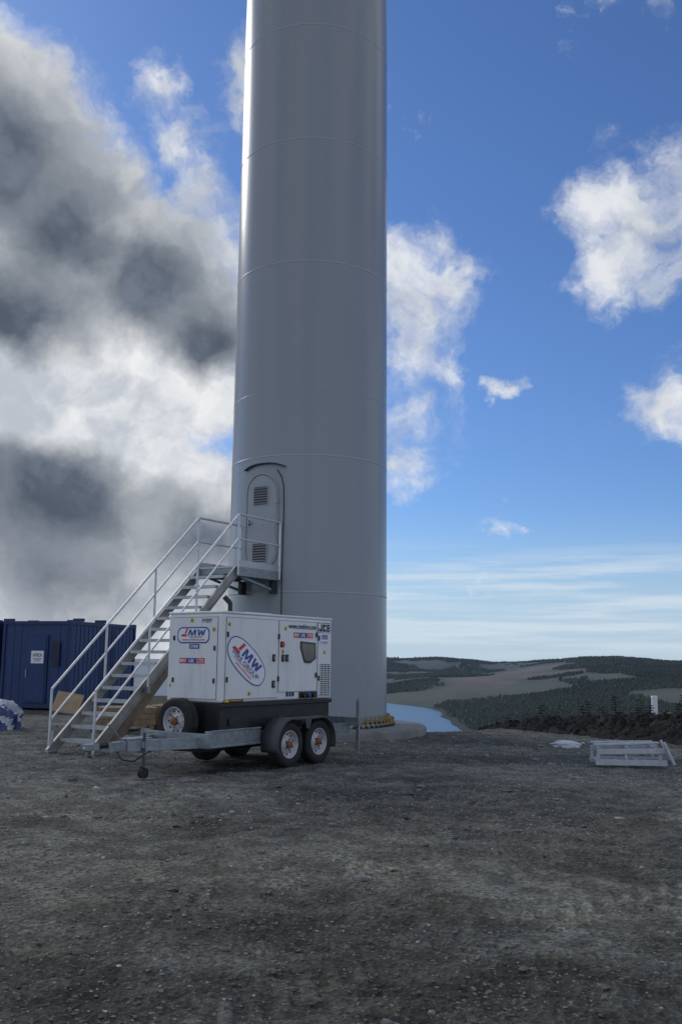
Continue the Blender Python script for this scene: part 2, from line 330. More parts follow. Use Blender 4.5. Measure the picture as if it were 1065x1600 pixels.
# peat bank
nx,ny=460,110; X0=np.linspace(3.4,17,nx); Y0=np.linspace(0,1,ny); PX,T=np.meshgrid(X0,Y0)
yf=np.interp(PX,[3.4,4,5.2,6.5,9,17],[23.6,22.6,21.0,19.3,17.6,15.5])+(fbm(PX*1.5,T*0,3,55)-.5)*.9; wd=np.interp(PX,[3.4,4,5.2,6.5,17],[.9,1.8,3.6,5.6,7]); PY=yf+T*wd
prof=np.clip(np.sin(np.pi*np.clip(T,0,1)),0,1)**.7; hmax=np.interp(PX,[3.4,4.5,6,8,17],[.06,.14,.28,.42,.6])
PZ=terrain(PX,PY)-.14+prof*(.1+hmax*(.5+.9*fbm(PX*1.1,PY*1.1,3,101))+.28*np.abs(fbm(PX*2.6,PY*2.6,5,102)-.5)*2+.12*(fbm(PX*9,PY*9,3,103)-.3))
V=np.stack([PX,PY,PZ],-1).reshape(-1,3); I=np.arange(nx*ny).reshape(ny,nx); Fc=np.stack([I[:-1,:-1],I[:-1,1:],I[1:,1:],I[1:,:-1]],-1).reshape(-1,4)
pc=np.array([.0095,.0085,.008])[None]*(.4+1.3*fbm(PX*3,PY*3,3,104).reshape(-1,1))+sst(.64,.74,fbm(PX*4,PY*4,3,105)).reshape(-1,1)*np.array([.022,.019,.014])[None]
scatter('peat_bank',V,Fc,pc,colmat('wet_peat',.75,18,.5,.8,25,.04,.25),kind='structure')
# ------------------------------------------------------------------ tower
TX,TY=-.755,22.; TH=R(33); PT=.16
ped=MB()
ped.lathe([(2.76,-.3),(2.74,PT-.05),(2.69,PT),(0.01,PT)],'conc',96)
o=ped.obj('concrete_foundation',None,loc=(TX,TY,0)); tag(o,'low round grey concrete foundation plinth under the tower','foundation')
tw=root('wind_turbine_tower',(TX,TY,0),0,'tall pale grey steel turbine tower with an oval door','tower')
def tr(z): return 1.84-(.04*min(z,17)/17)-max(z-17,0)*.011
b=MB(); b.lathe([(tr(z),z) for z in [.22,3.0,6,9,12,15,17,20,25,30,40,60]],'tower',180)
b.obj('tower_shell',tw)
b=MB(); b.lathe([(1.80,.17),(1.96,.17),(1.96,.23),(1.84,.24)],'seam',120,smooth=False); b.obj('base_flange',tw)
for z in (3.03,6.02,7.5,10.5,13.5,16.4,19.4,22.4):
    q=.35 if z==7.5 else 1
    b=MB(); b.lathe([(tr(z)-.002,z-.020*q),(tr(z)+.007*q,z-.006),(tr(z)+.007*q,z+.006),(tr(z)-.002,z+.020*q)],'seam',180)
    b.obj('weld_seam',tw)
b=MB(); b.cyl((0,0,0),(0,0,.17),.019,.017,'bolt',8); b.cyl((0,0,0),(0,0,.05),.036,.036,'dark',6)
bm=b.obj('anchor_bolt',tw)
for i in range(84):
    a=R(-165+i*2.35); rad=1.90 if i%2 else 2.00
    p=(rad*math.cos(a),rad*math.sin(a),.23 if i%2 else PT)
    if i==0: bm.location=p; continue
    c=bm.copy(); col.objects.link(c); c.parent=tw; c.location=p
def cm(s,z,off):
    a=math.atan2(-math.cos(TH),-math.sin(TH)); a2=a+s/1.84; r=tr(z)+off
    return Vector((r*math.cos(a2),r*math.sin(a2),z))
def stadium(hw,z0,z1,n=18):
    pts=[];zc1=z1-hw;zc0=z0+hw
    for i in range(n+1):
        t=math.pi*i/n; pts.append((hw*math.cos(t),zc1+hw*math.sin(t)))
    for i in range(1,6): pts.append((-hw,zc1+(zc0-zc1)*i/6))
    for i in range(n+1):
        t=math.pi+math.pi*i/n; pts.append((hw*math.cos(t),zc0+hw*math.sin(t)))
    for i in range(1,6): pts.append((hw,zc0+(zc1-zc0)*i/6))
    return pts
def ringmesh(b,outer,inner,o0,o1,m):
    n=len(outer); vs=[cm(*p,o0) for p in outer]+[cm(*p,o1) for p in outer]+[cm(*p,o1) for p in inner]+[cm(*p,o0) for p in inner]
    fs=[]
    for i in range(n):
        j=(i+1)%n
        for k in range(3): fs.append((k*n+i,k*n+j,(k+1)*n+j,(k+1)*n+i))
    b.add(vs,fs,m,False)
Z0,Z1=3.52,5.62
b=MB(); ringmesh(b,stadium(.445,Z0-.03,Z1+.03),stadium(.415,Z0+.0,Z1-.0),-.01,.035,'doorp')
b.obj('door_frame',tw)
b=MB()
outs=[stadium(.40,Z0+.015,Z1-.015)]
n=len(outs[0]); vs=[];fs=[]
for k in range(9):
    q=1-k/8*.999
    for (s,z) in outs[0]: vs.append(cm(s*q,(z-4.57)*(1-(1-q)*.999 if k<8 else .001)+4.57,.022))
for k in range(8):
    for i in range(n): j=(i+1)%n; fs.append((k*n+i,k*n+j,(k+1)*n+j,(k+1)*n+i))
b.add(vs,fs,'doorp',True); ringmesh(b,stadium(.414,Z0+.001,Z1-.001),stadium(.400,Z0+.015,Z1-.015),.0,.012,'dark')
door=b.obj('door',tw)
def pat(b,s0,s1,z0,z1,off,m,n=6):
    A=[cm(s0+(s1-s0)*i/n,z0,off) for i in range(n+1)];B=[cm(s0+(s1-s0)*i/n,z1,off) for i in range(n+1)]; b.strip(A,B,m,smooth=True)
for zc in (5.14,3.88):
    b=MB(); pat(b,-.19,.19,zc-.2,zc+.2,.028,'dark')
    for k in range(7):
        z=zc-.18+k*.057
        A=[cm(-.185+.37*i/5,z,.031) for i in range(6)];B=[cm(-.185+.37*i/5,z+.026,.05) for i in range(6)]; b.strip(A,B,'doorp')
    for s0,s1,z0,z1 in ((-.205,-.188,zc-.21,zc+.22),(.188,.205,zc-.21,zc+.22),(-.188,.188,zc+.205,zc+.22),(-.188,.188,zc-.21,zc-.2)): pat(b,s0,s1,z0,z1,.048,'doorp')
    b.obj('louvre_vent',door)
b=MB(); b.beam(cm(-.31,4.62,.04),cm(-.31,4.50,.04),.03,.02,'black'); b.beam(cm(-.31,4.56,.06),cm(-.21,4.56,.06),.02,.025,'galv'); b.obj('door_handle',door,bevel=.004)
for z in (4.1,4.55,5.0):
    b=MB(); b.beam(cm(.43,z-.06,.045),cm(.43,z+.06,.045),.05,.03,'doorp'); b.obj('hinge',door,bevel=.004)
b=MB(); zc=lambda i:5.88-.10*abs((i-7)/7)**2.6
hp=[cm(-.5+1.10*i/14,zc(i),.0) for i in range(15)]; hq=[cm(-.5+1.10*i/14,zc(i)-.01,.07) for i in range(15)]
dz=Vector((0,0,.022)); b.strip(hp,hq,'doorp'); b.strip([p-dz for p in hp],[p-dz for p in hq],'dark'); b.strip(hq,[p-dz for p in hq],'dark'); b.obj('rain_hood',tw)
b=MB(); pts=[cm(.40,5.70,.02),cm(.50,5.55,.02),cm(.555,5.35,.02),cm(.57,5.0,.02),cm(.57,4.6,.02),cm(.56,3.5,.02),cm(.56,2.4,.02),cm(.57,.5,.02)]
b.tube(pts,.011,'black',6); b.obj('cable',tw)
# ------------------------------------------------------------------ access stairs
d=Vector((math.sin(TH),math.cos(TH)))
S0=(TX-6.8*d.x,TY-6.8*d.y,0); az=math.atan2(d.y,d.x)
st=root('access_stairs',S0,az,'aluminium access staircase with tubular handrails leading up to the tower door','stairs')
RUN,RISE,PE=3.57,3.46,4.93
for i in range(1,16):
    x=RUN*i/16; z=RISE*i/16
    b=MB(); b.box(-.115,.125,-.44,.44,-.035,0,'alu')
    for k in range(6): b.box(-.105+k*.04,-.09+k*.04,-.43,.43,.0,.006,'alu')
    b.box(-.125,-.112,-.44,.44,-.05,.008,'alu')
    b.obj('step',st,loc=(x,0,z))
for sy_ in (-.47,.47):
    off=Vector((0,math.copysign(.02,sy_),0))
    b=MB(); p0=Vector((-.08,sy_,-.02)); p1=Vector((RUN+.05,sy_,RISE-.06)); nn=Vector((-.060,0,.063))
    b.beam(p0,p1,.012,.17,'strg'); b.beam(p0+nn+off,p1+nn+off,.05,.010,'strg'); b.beam(p0-nn+off,p1-nn+off,.05,.010,'strg')
    b.obj('stringer',st)
    b=MB(); b.cyl((-.03,sy_*1.04,0.02),(-.03,sy_*1.04,.35),.022,.022,'alu'); b.box(-.12,.06,sy_*1.04-.08,sy_*1.04+.08,.005,.02,'galv'); b.obj('foot',st,bevel=.003)
b=MB(); b.box(RUN-.02,PE,-.52,.52,RISE-.04,RISE,'alu')
for y in (-.50,.50): b.box(RUN-.02,PE,y-.03,y+.03,RISE-.2,RISE-.042,'galv')
for x in (RUN+.02,RUN+.7,PE-.06): b.box(x-.03,x+.03,-.469,.469,RISE-.16,RISE-.042,'galv')
b.box(RUN,PE,-.54,-.531,RISE-.02,RISE+.12,'alu'); b.box(RUN,PE,.531,.54,RISE-.02,RISE+.12,'alu')
b.obj('platform',st,bevel=.003)
for s in (-.42,.42):
    b=MB(); b.beam((RUN+.25,s,RISE-.2),(PE+.02,s,RISE-.42),.05,.05,'galv'); b.box(PE-.10,PE+.06,s-.05,s+.05,RISE-.48,RISE-.2,'dark'); b.obj('bracket',st,bevel=.004)
H=1.05
for sgn in (-1,1):
    y=.54*sgn; b=MB(); rad=.0235
    xe=PE+.06
    b.tube([(-.05,y,H),(RUN,y,RISE+H),(xe,y,RISE+H)],rad,'rail',12); b.tube([(-.05,y,H*.5),(RUN,y,RISE+H*.52),(xe,y,RISE+H*.52)],rad*.85,'rail',12)
    for x in (-.05,1.15,2.36): b.cyl((x,y,max(x,0)*RISE/RUN-.12),(x,y,max(x,0)*RISE/RUN+H),rad,rad,'rail',12)
    for x in (RUN,xe-.03): b.cyl((x,y,RISE-.18),(x,y,RISE+H),rad,rad,'rail',12)
    for x in (1.15,2.36): b.box(x-.04,x+.04,y-.035,y+.035,x*RISE/RUN-.13,x*RISE/RUN-.02,'galv')
    b.obj('handrail',st)
bd=root('timber_board',S0,az,'weathered timber board leaning under the aluminium staircase','board')
b=MB(); b.beam((.50,-.36,.10),(2.30,-.36,1.86),.035,.20,'oldw'); b.obj('plank',bd,bevel=.004)
# ------------------------------------------------------------------ generator trailer
GA=math.atan2(.824,.566)
ge=root('generator_trailer',(-1.689,13.8,0),GA,'white towable generator on a twin axle galvanised trailer beside the stairs','generator')
GL,GW,GZ0,GZ1=2.75,1.09,.967,2.29
b=MB(); b.box(0,GL,0,GW,GZ0,GZ1-.03,'white'); enc=b.obj('enclosure',ge,bevel=.035,seg=3)
b=MB(); b.box(-.006,GL+.006,-.006,GW+.006,GZ1-.035,GZ1+.0,'white'); b.box(.9,1.5,.3,.8,GZ1,GZ1+.03,'white')
b.obj('roof_lid',enc,bevel=.014,seg=3)
for x0,x1,z0,z1 in ((.07,1.27,1.02,2.20),(1.31,2.30,1.10,2.20),(2.34,2.70,1.02,2.20)):
    b=MB(); b.box(x0-.006,x1+.006,-.003,.02,z0-.006,z1+.006,'dark'); b.box(x0,x1,-.012,-.0031,z0,z1,'white'); p=b.obj('side_panel',enc)
b=MB(); b.box(-.003,.02,.094,.996,1.014,2.206,'dark'); b.box(-.012,-.0031,.10,.99,1.02,2.20,'white'); b.obj('end_panel',enc)
SX=lambda x,z,o=.014: Matrix(((1,0,0,x),(0,0,-1,-o),(0,1,0,z),(0,0,0,1)))
FX=lambda y,z,o=.014: Matrix(((0,0,-1,-o),(-1,0,0,y),(0,1,0,z),(0,0,0,1)))
def ell(a,c,n=44,pw=.80): return [(a*math.copysign(abs(math.cos(2*math.pi*i/n))**pw,math.cos(2*math.pi*i/n)),c*math.copysign(abs(math.sin(2*math.pi*i/n))**pw,math.sin(2*math.pi*i/n))) for i in range(n)]
def rrect(w,h,r,n=6):
    p=[]
    for cx,cy,a in ((w/2-r,h/2-r,0),(-w/2+r,h/2-r,90),(-w/2+r,-h/2+r,180),(w/2-r,-h/2+r,270)):
        for i in range(n+1): t=R(a+90*i/n); p.append((cx+r*math.cos(t),cy+r*math.sin(t)))
    return p
def lmark(b,X,x,y,k):
    b.poly([(x-.20*k,y-.10*k),(x+.06*k,y-.10*k),(x+.06*k,y-.02*k),(x-.155*k,y-.02*k)],.003,.0042,'red',X)
    b.poly([(x-.035*k,y-.005*k),(x+.045*k,y-.005*k),(x+.13*k,y+.19*k),(x+.05*k,y+.19*k)],.0031,.0043,'red',X)
def mwletters(b,X,cx,cy,w_,h_):
    # slanted heavy M and W drawn as four strokes each
    sh=.22*h_
    def st(x0,y0,x1,y1,t,z):
        q=lambda x,y:(cx+x+sh*(y/h_),cy+y)
        b.poly([q(x0-t/2,y0),q(x0+t/2,y0),q(x1+t/2,y1),q(x1-t/2,y1)],.004,.0050+z,'blue',X)
    W=w_/2; t=W*.20; g=W*.54; h0,h1=-h_/2,h_/2
    for k,(ox,ya,yb) in enumerate(((-W*.53,h0,h1),(W*.53,h1,h0))):
        st(ox-W*.38,ya,ox-W*.32 if k==0 else ox-W*.22,yb,t,.0)
        st(ox-W*.26 if k==0 else ox-W*.16,yb,ox,ya,t*.9,.0003) if k==0 else st(ox-W*.20,yb,ox,ya-(h1-h0)*.15,t*.9,.0003)
        st(ox,ya if k==0 else ya-(h1-h0)*.15,ox+W*.26 if k==0 else ox+W*.20,yb,t*.9,.0006)
        st(ox+W*.38,ya,ox+W*.32 if k==0 else ox+W*.22,yb,t,.0009)
b=MB(); Xo=SX(.53,1.565)@Matrix.Rotation(R(-35),4,'Z')
b.poly(ell(.50,.235),0,.002,'blue',Xo); b.poly(ell(.482,.218),.002,.003,'stick',Xo)
lmark(b,Xo,-.25,.04,.72)
mwletters(b,Xo,.09,.075,.46,.15)
b.text('HIRE GROUP',.72,.01,-.055,.0045,'blue',Xo,bold=.02,height=.07)
b.poly([(-.30,-.112),(.30,-.112),(.28,-.101),(-.28,-.101)],.003,.0043,'red',Xo)
b.text('www.mwhire.com',.44,.02,-.152,.0045,'red',Xo,bold=.02)
b.obj('logo_sticker',enc)
b=MB(); X=FX(.565,1.94)
b.poly(rrect(.64,.24,.09),0,.002,'blue',X); b.poly(rrect(.60,.20,.075),.002,.003,'stick',X)
lmark(b,X,-.16,.025,.45)
mwletters(b,X,.07,.038,.34,.09)
b.text('HIRE GROUP',.26,.05,-.028,.0045,'blue',X,bold=.02,height=.025); b.text('www.mwhire.com',.46,0,-.065,.0045,'red',X,bold=.02,height=.04)
b.obj('logo_sticker',enc)
b=MB(); X=FX(.54,1.775); b.poly(rrect(.2,.07,.01),0,.002,'blue',X); b.text('S700M',.15,0,0,.003,'stick',X,bold=.02); b.obj('label_plate',enc)
def mwuk(X,w):
    h=w*.16; b=MB(); b.poly([(-w/2,-h/2),(-w*.2,-h/2),(-w*.2,h/2),(-w/2,h/2)],0,.002,'red',X); b.poly([(-w*.19,-h/2),(w*.17,-h/2),(w*.17,h/2),(-w*.19,h/2)],0,.002,'blue',X); b.poly([(w*.18,-h/2),(w/2,-h/2),(w/2,h/2),(w*.18,h/2)],0,.002,'red',X)
    b.text('MW',w*.24,-w*.35,0,.003,'stick',X,bold=.02,height=h*.65); b.text('UK',w*.22,-w*.01,0,.003,'stick',X,bold=.02,height=h*.65); b.text('LTD',w*.25,w*.34,0,.003,'stick',X,bold=.02,height=h*.65)
    b.obj('name_sticker',enc)
mwuk(FX(.58,1.565),.5); mwuk(SX(1.93,1.985),.52)
b=MB(); X=SX(1.90,2.125); b.text('-www.mwhire.com',.76,0,0,.002,'ink',X,bold=.02,height=.085); b.obj('web_lettering',enc)
b=MB(); X=SX(2.51,2.12); b.poly(rrect(.37,.16,.01),0,.002,'ink',X); b.poly(rrect(.358,.148,.008),.002,.003,'stick',X)
def blk(x0,x1,y0,y1): b.poly([(x0,y0),(x1,y0),(x1,y1),(x0,y1)],.003,.0045,'ink',X)
blk(-.160,-.062,-.060,-.022); blk(-.102,-.062,-.0215,.060); blk(-.160,-.130,-.0215,-.002)
blk(-.048,.046,-.060,-.022); blk(-.048,.046,.022,.060); blk(-.048,-.006,-.0215,.0215)
blk(.060,.100,-.060,.060); blk(.1005,.150,-.060,-.034); blk(.1005,.150,.034,.060); blk(.1005,.150,-.013,.013); blk(.130,.163,-.0335,-.0135); blk(.130,.163,.0135,.0335)
b.obj('maker_badge',enc)
b=MB(); X=SX(2.52,1.93); b.poly(rrect(.26,.2,.01),0,.002,'stick',X)
for i in range(4): b.poly(rrect(.2-.03*(i%2),.014,.003),.002,.003,'blue',X@Matrix.Translation((0,.07-i*.02,0)))
b.text('P19297',.2,0,-.055,.003,'ink',X,bold=.01); b.obj('label_plate',enc)
b=MB(); X=FX(.30,2.15); b.text('P19297',.19,0,0,.002,'ink',X,bold=.02,height=.06); b.obj('number_lettering',enc)
b=MB(); X=SX(.27,1.0,.003); b.poly(rrect(.42,.055,.006),0,.002,'ink',X); b.poly(rrect(.10,.05,.006),.002,.003,'yellow',X@Matrix.Translation((-.15,0,0))); b.text('G65QS',.26,.05,0,.003,'yellow',X,bold=.03,height=.036)
b.obj('model_badge',enc)
for X in (SX(.12,2.1),SX(1.46,2.08),SX(1.4,1.72),SX(2.52,1.72),SX(.60,1.09),FX(.60,2.16),FX(.16,2.02),FX(1.0,1.2,.002)):
    b=MB(); b.poly(rrect(.06,.06,.006),0,.002,'yellow',X); b.poly([(-.02,-.016),(.02,-.016),(0,.02)],.002,.003,'ink',X); b.obj('warning_sticker',enc)
for x,z in ((1.17,1.62),(1.40,1.62),(1.50,1.62),(1.17,1.22)):
    b=MB(); X=SX(x,z,.012); b.poly(rrect(.06,.11,.012),0,.02,'black',X); b.poly(rrect(.03,.06,.01),.02,.03,'galv',X); b.obj('latch_handle',enc,bevel=.003)
for x,z in ((.09,1.3),(.09,1.95),(1.29,1.95),(1.29,1.3),(2.28,1.35),(2.28,2.0),(2.36,1.3),(2.36,1.95)):
    b=MB(); X=SX(x,z,.01); b.poly(rrect(.03,.08,.005),0,.018,'black',X); b.obj('panel_hinge',enc,bevel=.003)
for y,z in ((.95,1.28),(.95,1.9),(.14,1.28),(.14,1.75)):
    b=MB(); X=FX(y,z,.01); b.poly(rrect(.03,.07,.005),0,.016,'black',X); b.obj('panel_hinge',enc,bevel=.003)
b=MB(); X=SX(2.06,1.72,.012); P=[(-.21,.17),(.20,.15),(.21,-.10),(.06,-.18),(-.10,-.17),(-.21,.06)]
b.poly(P,0,.012,'black',X); b.poly([(p[0]*.86,p[1]*.84) for p in P],.012,.014,'glass',X); b.obj('control_window',enc,bevel=.004)
b=MB(); X=SX(1.38,1.83,.012); b.cyl((0,0,0),(0,0,.03),.035,.035,'red',16,X=X); b.poly(rrect(.09,.09,.01),0,.008,'black',X); b.obj('stop_button',enc)
b=MB(); X=SX(2.54,1.28,.012); b.poly(rrect(.29,.50,.01),0,.003,'dark',X)
for k in range(14): b.box(-.14,.14,-.235+k*.035,-.222+k*.035,.003,.012,'white',X)
for k in range(4): b.box(-.145+k*.0915,-.135+k*.0915,-.25,.25,.003,.014,'white',X)
b.obj('air_vent',enc)
b=MB(); X=SX(2.08,1.04,.0); b.poly(rrect(.46,.10,.01),0,.03,'black',X)
for k in range(3): b.cyl((-.15+k*.13,0,.03),(-.15+k*.13,0,.07),.038,.034,'black' if k!=1 else 'blue',12,X=X)
b.obj('socket_panel',enc,bevel=.004)
b=MB(); X=SX(1.62,1.06,.002)
for k in range(3): b.poly(rrect(.055,.07,.006),0,.003,('ink','blue','ink')[k],X@Matrix.Translation((-.08+k*.075,0,0)))
b.obj('label_plate',enc)
b=MB(); b.cyl((.6,.4,GZ1-.02),(.6,.4,GZ1+.16),.035,.035,'black',16); b.cyl((.6,.4,GZ1+.15),(.52,.46,GZ1+.25),.04,.04,'black',16); b.cyl((.6,.4,GZ1-.02),(.6,.4,GZ1+.03),.07,.06,'black',16); b.obj('exhaust_pipe',ge)
b=MB(); b.box(.02,GL-.02,.03,GW-.03,.54,GZ0-.002,'tank'); b.box(-.02,GL+.02,-.005,.03-.002,.90,GZ0-.004,'tank'); b.box(.2,.38,.0,.028,.64,.74,'black'); b.box(1.35,1.55,.0,.028,.64,.74,'black'); b.obj('fuel_tank_base',ge,bevel=.01)
b=MB()
for y in (.06,GW-.06): b.box(-.35,3.35,y-.035,y+.035,.38,.535,'galv')
for x in (-.30,.55,2.65,3.3): b.box(x-.035,x+.035,.10,GW-.10,.39,.53,'galv')
b.box(-.38,-.31,-.12,GW+.12,.36,.56,'galv'); b.box(3.28,3.36,-.2,GW+.2,.50,.64,'galv'); b.box(1.0,2.1,-.06,.02,.32,.48,'galv')
b.box(-.30,.78,-.10,.022,.38,.59,'galv'); b.box(-.30,.78,-.12,-.101,.36,.39,'galv'); b.box(-.30,.78,-.12,-.101,.58,.605,'galv')
b.box(-.2,2.7,.2,.9,.28,.385,'tank')
for x in (1.17,1.92): b.cyl((x,-.17,.34),(x,GW+.17,.34),.035,.035,'galv',12)
b.obj('chassis',ge,bevel=.006)
b=MB()
b.beam((-.30,.08,.43),(-1.30,.50,.43),.07,.15,'galv'); b.beam((-.30,GW-.08,.43),(-1.30,.59,.43),.07,.15,'galv')
b.beam((-1.1,.545,.43),(-1.62,.545,.43),.12,.12,'galv'); b.cyl((-1.55,.545,.46),(-1.82,.545,.46),.045,.04,'black',14); b.box(-1.98,-1.78,.49,.60,.41,.49,'galv'); b.ball((-1.93,.545,.43),(.07,.06,.05),'galv')
b.cyl((-1.35,.545,.50),(-1.60,.545,.73),.014,.014,'galv',8); b.box(-1.3,-.9,.42,.67,.506,.525,'galv'); b.tube([(-1.5,.52,.42),(-1.42,.46,.26),(-1.2,.46,.22),(-.9,.50,.32),(-.6,.5,.40)],.010,'black',8)
b.obj('drawbar',ge,bevel=.006)
b=MB(); b.cyl((-1.12,.36,.14),(-1.12,.36,.60),.022,.022,'guard',12); b.cyl((-1.12,.36,.60),(-1.12,.36,.64),.01,.01,'galv',8); b.beam((-1.18,.36,.645),(-1.04,.36,.645),.02,.02,'galv'); b.box(-1.16,-1.08,.34,.44,.40,.48,'galv')
b.box(-1.155,-1.15,.325,.395,.06,.16,'black'); b.cyl((-1.12,.325,.07),(-1.12,.395,.07),.07,.07,'rubber',20); b.cyl((-1.12,.32,.07),(-1.12,.40,.07),.025,.025,'black',14); b.obj('jockey_wheel',ge,bevel=.002)
def wheel(name,loc,rot,lab=None):
    e=bpy.data.objects.new(name,None); e.empty_display_size=.2; col.objects.link(e); e.parent=ge; e.location=loc; e.rotation_euler=rot
    b=MB(); b.lathe([(.20,-.085),(.235,-.10),(.30,-.105),(.325,-.085),(.335,-.06),(.335,-.022),(.327,-.02),(.327,-.012),(.335,-.01),(.335,.01),(.327,.012),(.327,.02),(.335,.022),(.335,.06),(.325,.085),(.30,.105),(.235,.10),(.20,.085)],'rubber',44); b.obj('tyre',e)
    b=MB(); b.lathe([(.20,-.085),(.208,-.088),(.208,-.09),(.195,-.095),(.185,-.06),(.17,-.03),(.12,-.035),(.10,-.055),(.06,-.06),(.055,-.06)],'rim',40); b.lathe([(.20,.085),(.18,.02),(.17,-.02)],'tank',40)
    b.lathe([(.172,-.026),(.10,.03),(.0005,.03)],'tank',24)
    b.lathe([(.058,-.058),(.056,-.085),(.045,-.105),(.0005,-.108)],'rust',20)
    for k in range(5):
        a=2*math.pi*k/5; b.cyl((.08*math.cos(a),.08*math.sin(a),-.055),(.08*math.cos(a),.08*math.sin(a),-.075),.012,.011,'rust',6)
    for k in range(10):
        a=2*math.pi*(k+.5)/10; b.cyl((.145*math.cos(a),.145*math.sin(a),-.034),(.145*math.cos(a),.145*math.sin(a),-.038),.016,.016,'dark',8)
    b.obj('rim',e); return e
for x in (1.17,1.92):
    wheel('wheel',(x,-.27,.335),(R(-90),0,0)); wheel('wheel',(x,GW+.22,.335),(R(90),0,0))
wheel('spare_wheel',(-.22,.62,.70),(0,R(90),0))
b=MB(); b.beam((-.14,.62,.70),(0.0,.62,.70),.06,.06,'galv'); b.beam((-.14,.62,.50),(-.14,.62,.76),.06,.03,'galv'); b.obj('spare_wheel_carrier',ge,bevel=.004)
for y0,y1,outer in ((-.42,-.10,-.42),(GW+.08,GW+.37,GW+.37)):
    b=MB(); pr=[]
    for t in np.linspace(195,78,14): pr.append((1.17+.375*math.cos(R(t)),.335+.375*math.sin(R(t))*1.05))
    pr+= [(1.40,.72),(1.69,.72)]
    for t in np.linspace(102,-15,14): pr.append((1.92+.375*math.cos(R(t)),.335+.375*math.sin(R(t))*1.05))
    b.strip([(p[0],y0,p[1]) for p in pr],[(p[0],y1,p[1]) for p in pr],'guard',smooth=True)
    ins=[]
    for p in pr:
        cx=min(max(p[0],1.17),1.92) if 1.17<p[0]<1.92 else (1.17 if p[0]<=1.17 else 1.92)
        v=Vector((p[0]-cx,p[1]-.335)); v=v*(1-.022/v.length); ins.append((cx+v.x,.335+v.y))
    b.strip([(p[0],outer,p[1]) for p in pr],[(p[0],outer,p[1]) for p in ins],'guard')
    b.poly([(1.46,.70),(1.63,.70),(1.58,.56),(1.51,.56)],outer-.002,outer+.01,'guard',X=Matrix(((1,0,0,0),(0,0,1,0),(0,1,0,0),(0,0,0,1))))
    o=b.obj('mudguard',ge); s=o.modifiers.new('thick','SOLIDIFY'); s.thickness=.008; s.offset=0
for y in (-.10,GW+.10):
    b=MB(); b.beam((3.42,y,.10),(3.42,y,.92),.055,.055,'galv'); b.beam((3.42,y,.02),(3.42,y,.40),.04,.04,'galv'); b.box(3.35,3.49,y-.07,y+.07,.0,.02,'galv'); b.beam((3.32,y,.58),(3.42,y,.58),.08,.08,'galv'); b.cyl((3.42,y,.92),(3.42,y,.97),.012,.012,'galv',8); b.obj('stabiliser_leg',ge,bevel=.004)
# ------------------------------------------------------------------ containers
CA=math.atan2(.957,.29); cz=-.03
ct=root('site_container',(-8.17,29,cz),CA,'dark blue steel site container with door and white company sign','container','blue site containers')
CL,CW,CH=4.0,2.42,2.74
b=MB(); b.box(.04,CL-.04,.04,CW-.04,.14,CH-.06,'cblue')
n=16
for k in range(n): x=.12+(CL-.24)*k/n; b.box(x,x+(CL-.24)/n*.8,0.026,.04,.20,CH-.14,'cblue')
for k in range(8):
    y=.12+(CW-.24)*k/8
    if .60<y<1.62: continue
    b.box(.028,.04,y,y+.22,.20,CH-.14,'cblue')
b.obj('body',ct,bevel=.006)
b=MB()
for x in (0,CL-.1):
    for y in (0,CW-.1): b.box(x,x+.1,y,y+.1,0,CH,'cblue2')
for z in (.08,CH-.14):
    for y in (.004,CW-.084): b.box(.1,CL-.1,y,y+.08,z,z+.12,'cblue2')
    for x in (.004,CL-.084): b.box(x,x+.08,.1,CW-.1,z,z+.12,'cblue2')
for x in (1.0,2.3): b.box(x,x+.06,.2,.6,CH,CH+.1,'cblue2')
for x in (0,CL-.16):
    for y in (0,CW-.16): b.box(x-.005,x+.16,y-.005,y+.16,CH-.12,CH+.012,'cblue2')
b.obj('frame',ct,bevel=.006)
b=MB(); b.box(-.004,.05,.78,1.58,.22,2.30,'cblue2'); b.box(-.02,-.004,.84,1.52,.28,2.24,'cblue'); dr=b.obj('door',ct,bevel=.008)
b=MB(); b.box(-.06,-.02,1.46,1.50,1.0,1.25,'galv'); b.obj('door_handle',dr,bevel=.004)
b=MB(); b.box(-.03,-.02,.35,.62,1.35,2.1,'dark')
for k in range(9): b.box(-.045,-.03,.34,.63,1.38+k*.08,1.41+k*.08,'cblue2')
b.obj('window_shutter',ct)
b=MB(); X=FX(1.12,1.62,.022); b.poly(rrect(.44,.38,.01),0,.006,'stick',X); b.text('APEX',.34,0,.06,.008,'ink',X,bold=.02,height=.10)
for i in range(3): b.poly(rrect(.32-.05*i,.016,.004),.006,.007,'blue',X@Matrix.Translation((0,-.04-i*.04,0)))
b.obj('company_sign',ct)
b=MB()
for x in (1.9,2.5): b.cyl((x,-.02,.25),(x,-.02,CH-.2),.018,.018,'cblue2',8)
b.box(2.0,2.4,-.03,.0,1.2,1.3,'cblue2'); b.obj('locking_bar',ct)
offs=Vector((-.957,.29,0))*2.56
def copytree(o,par=None):
    c=o.copy(); col.objects.link(c)
    if par is not None: c.parent=par
    for ch in list(o.children): copytree(ch,c)
    return c
c2=copytree(ct); c2.location=ct.location+offs
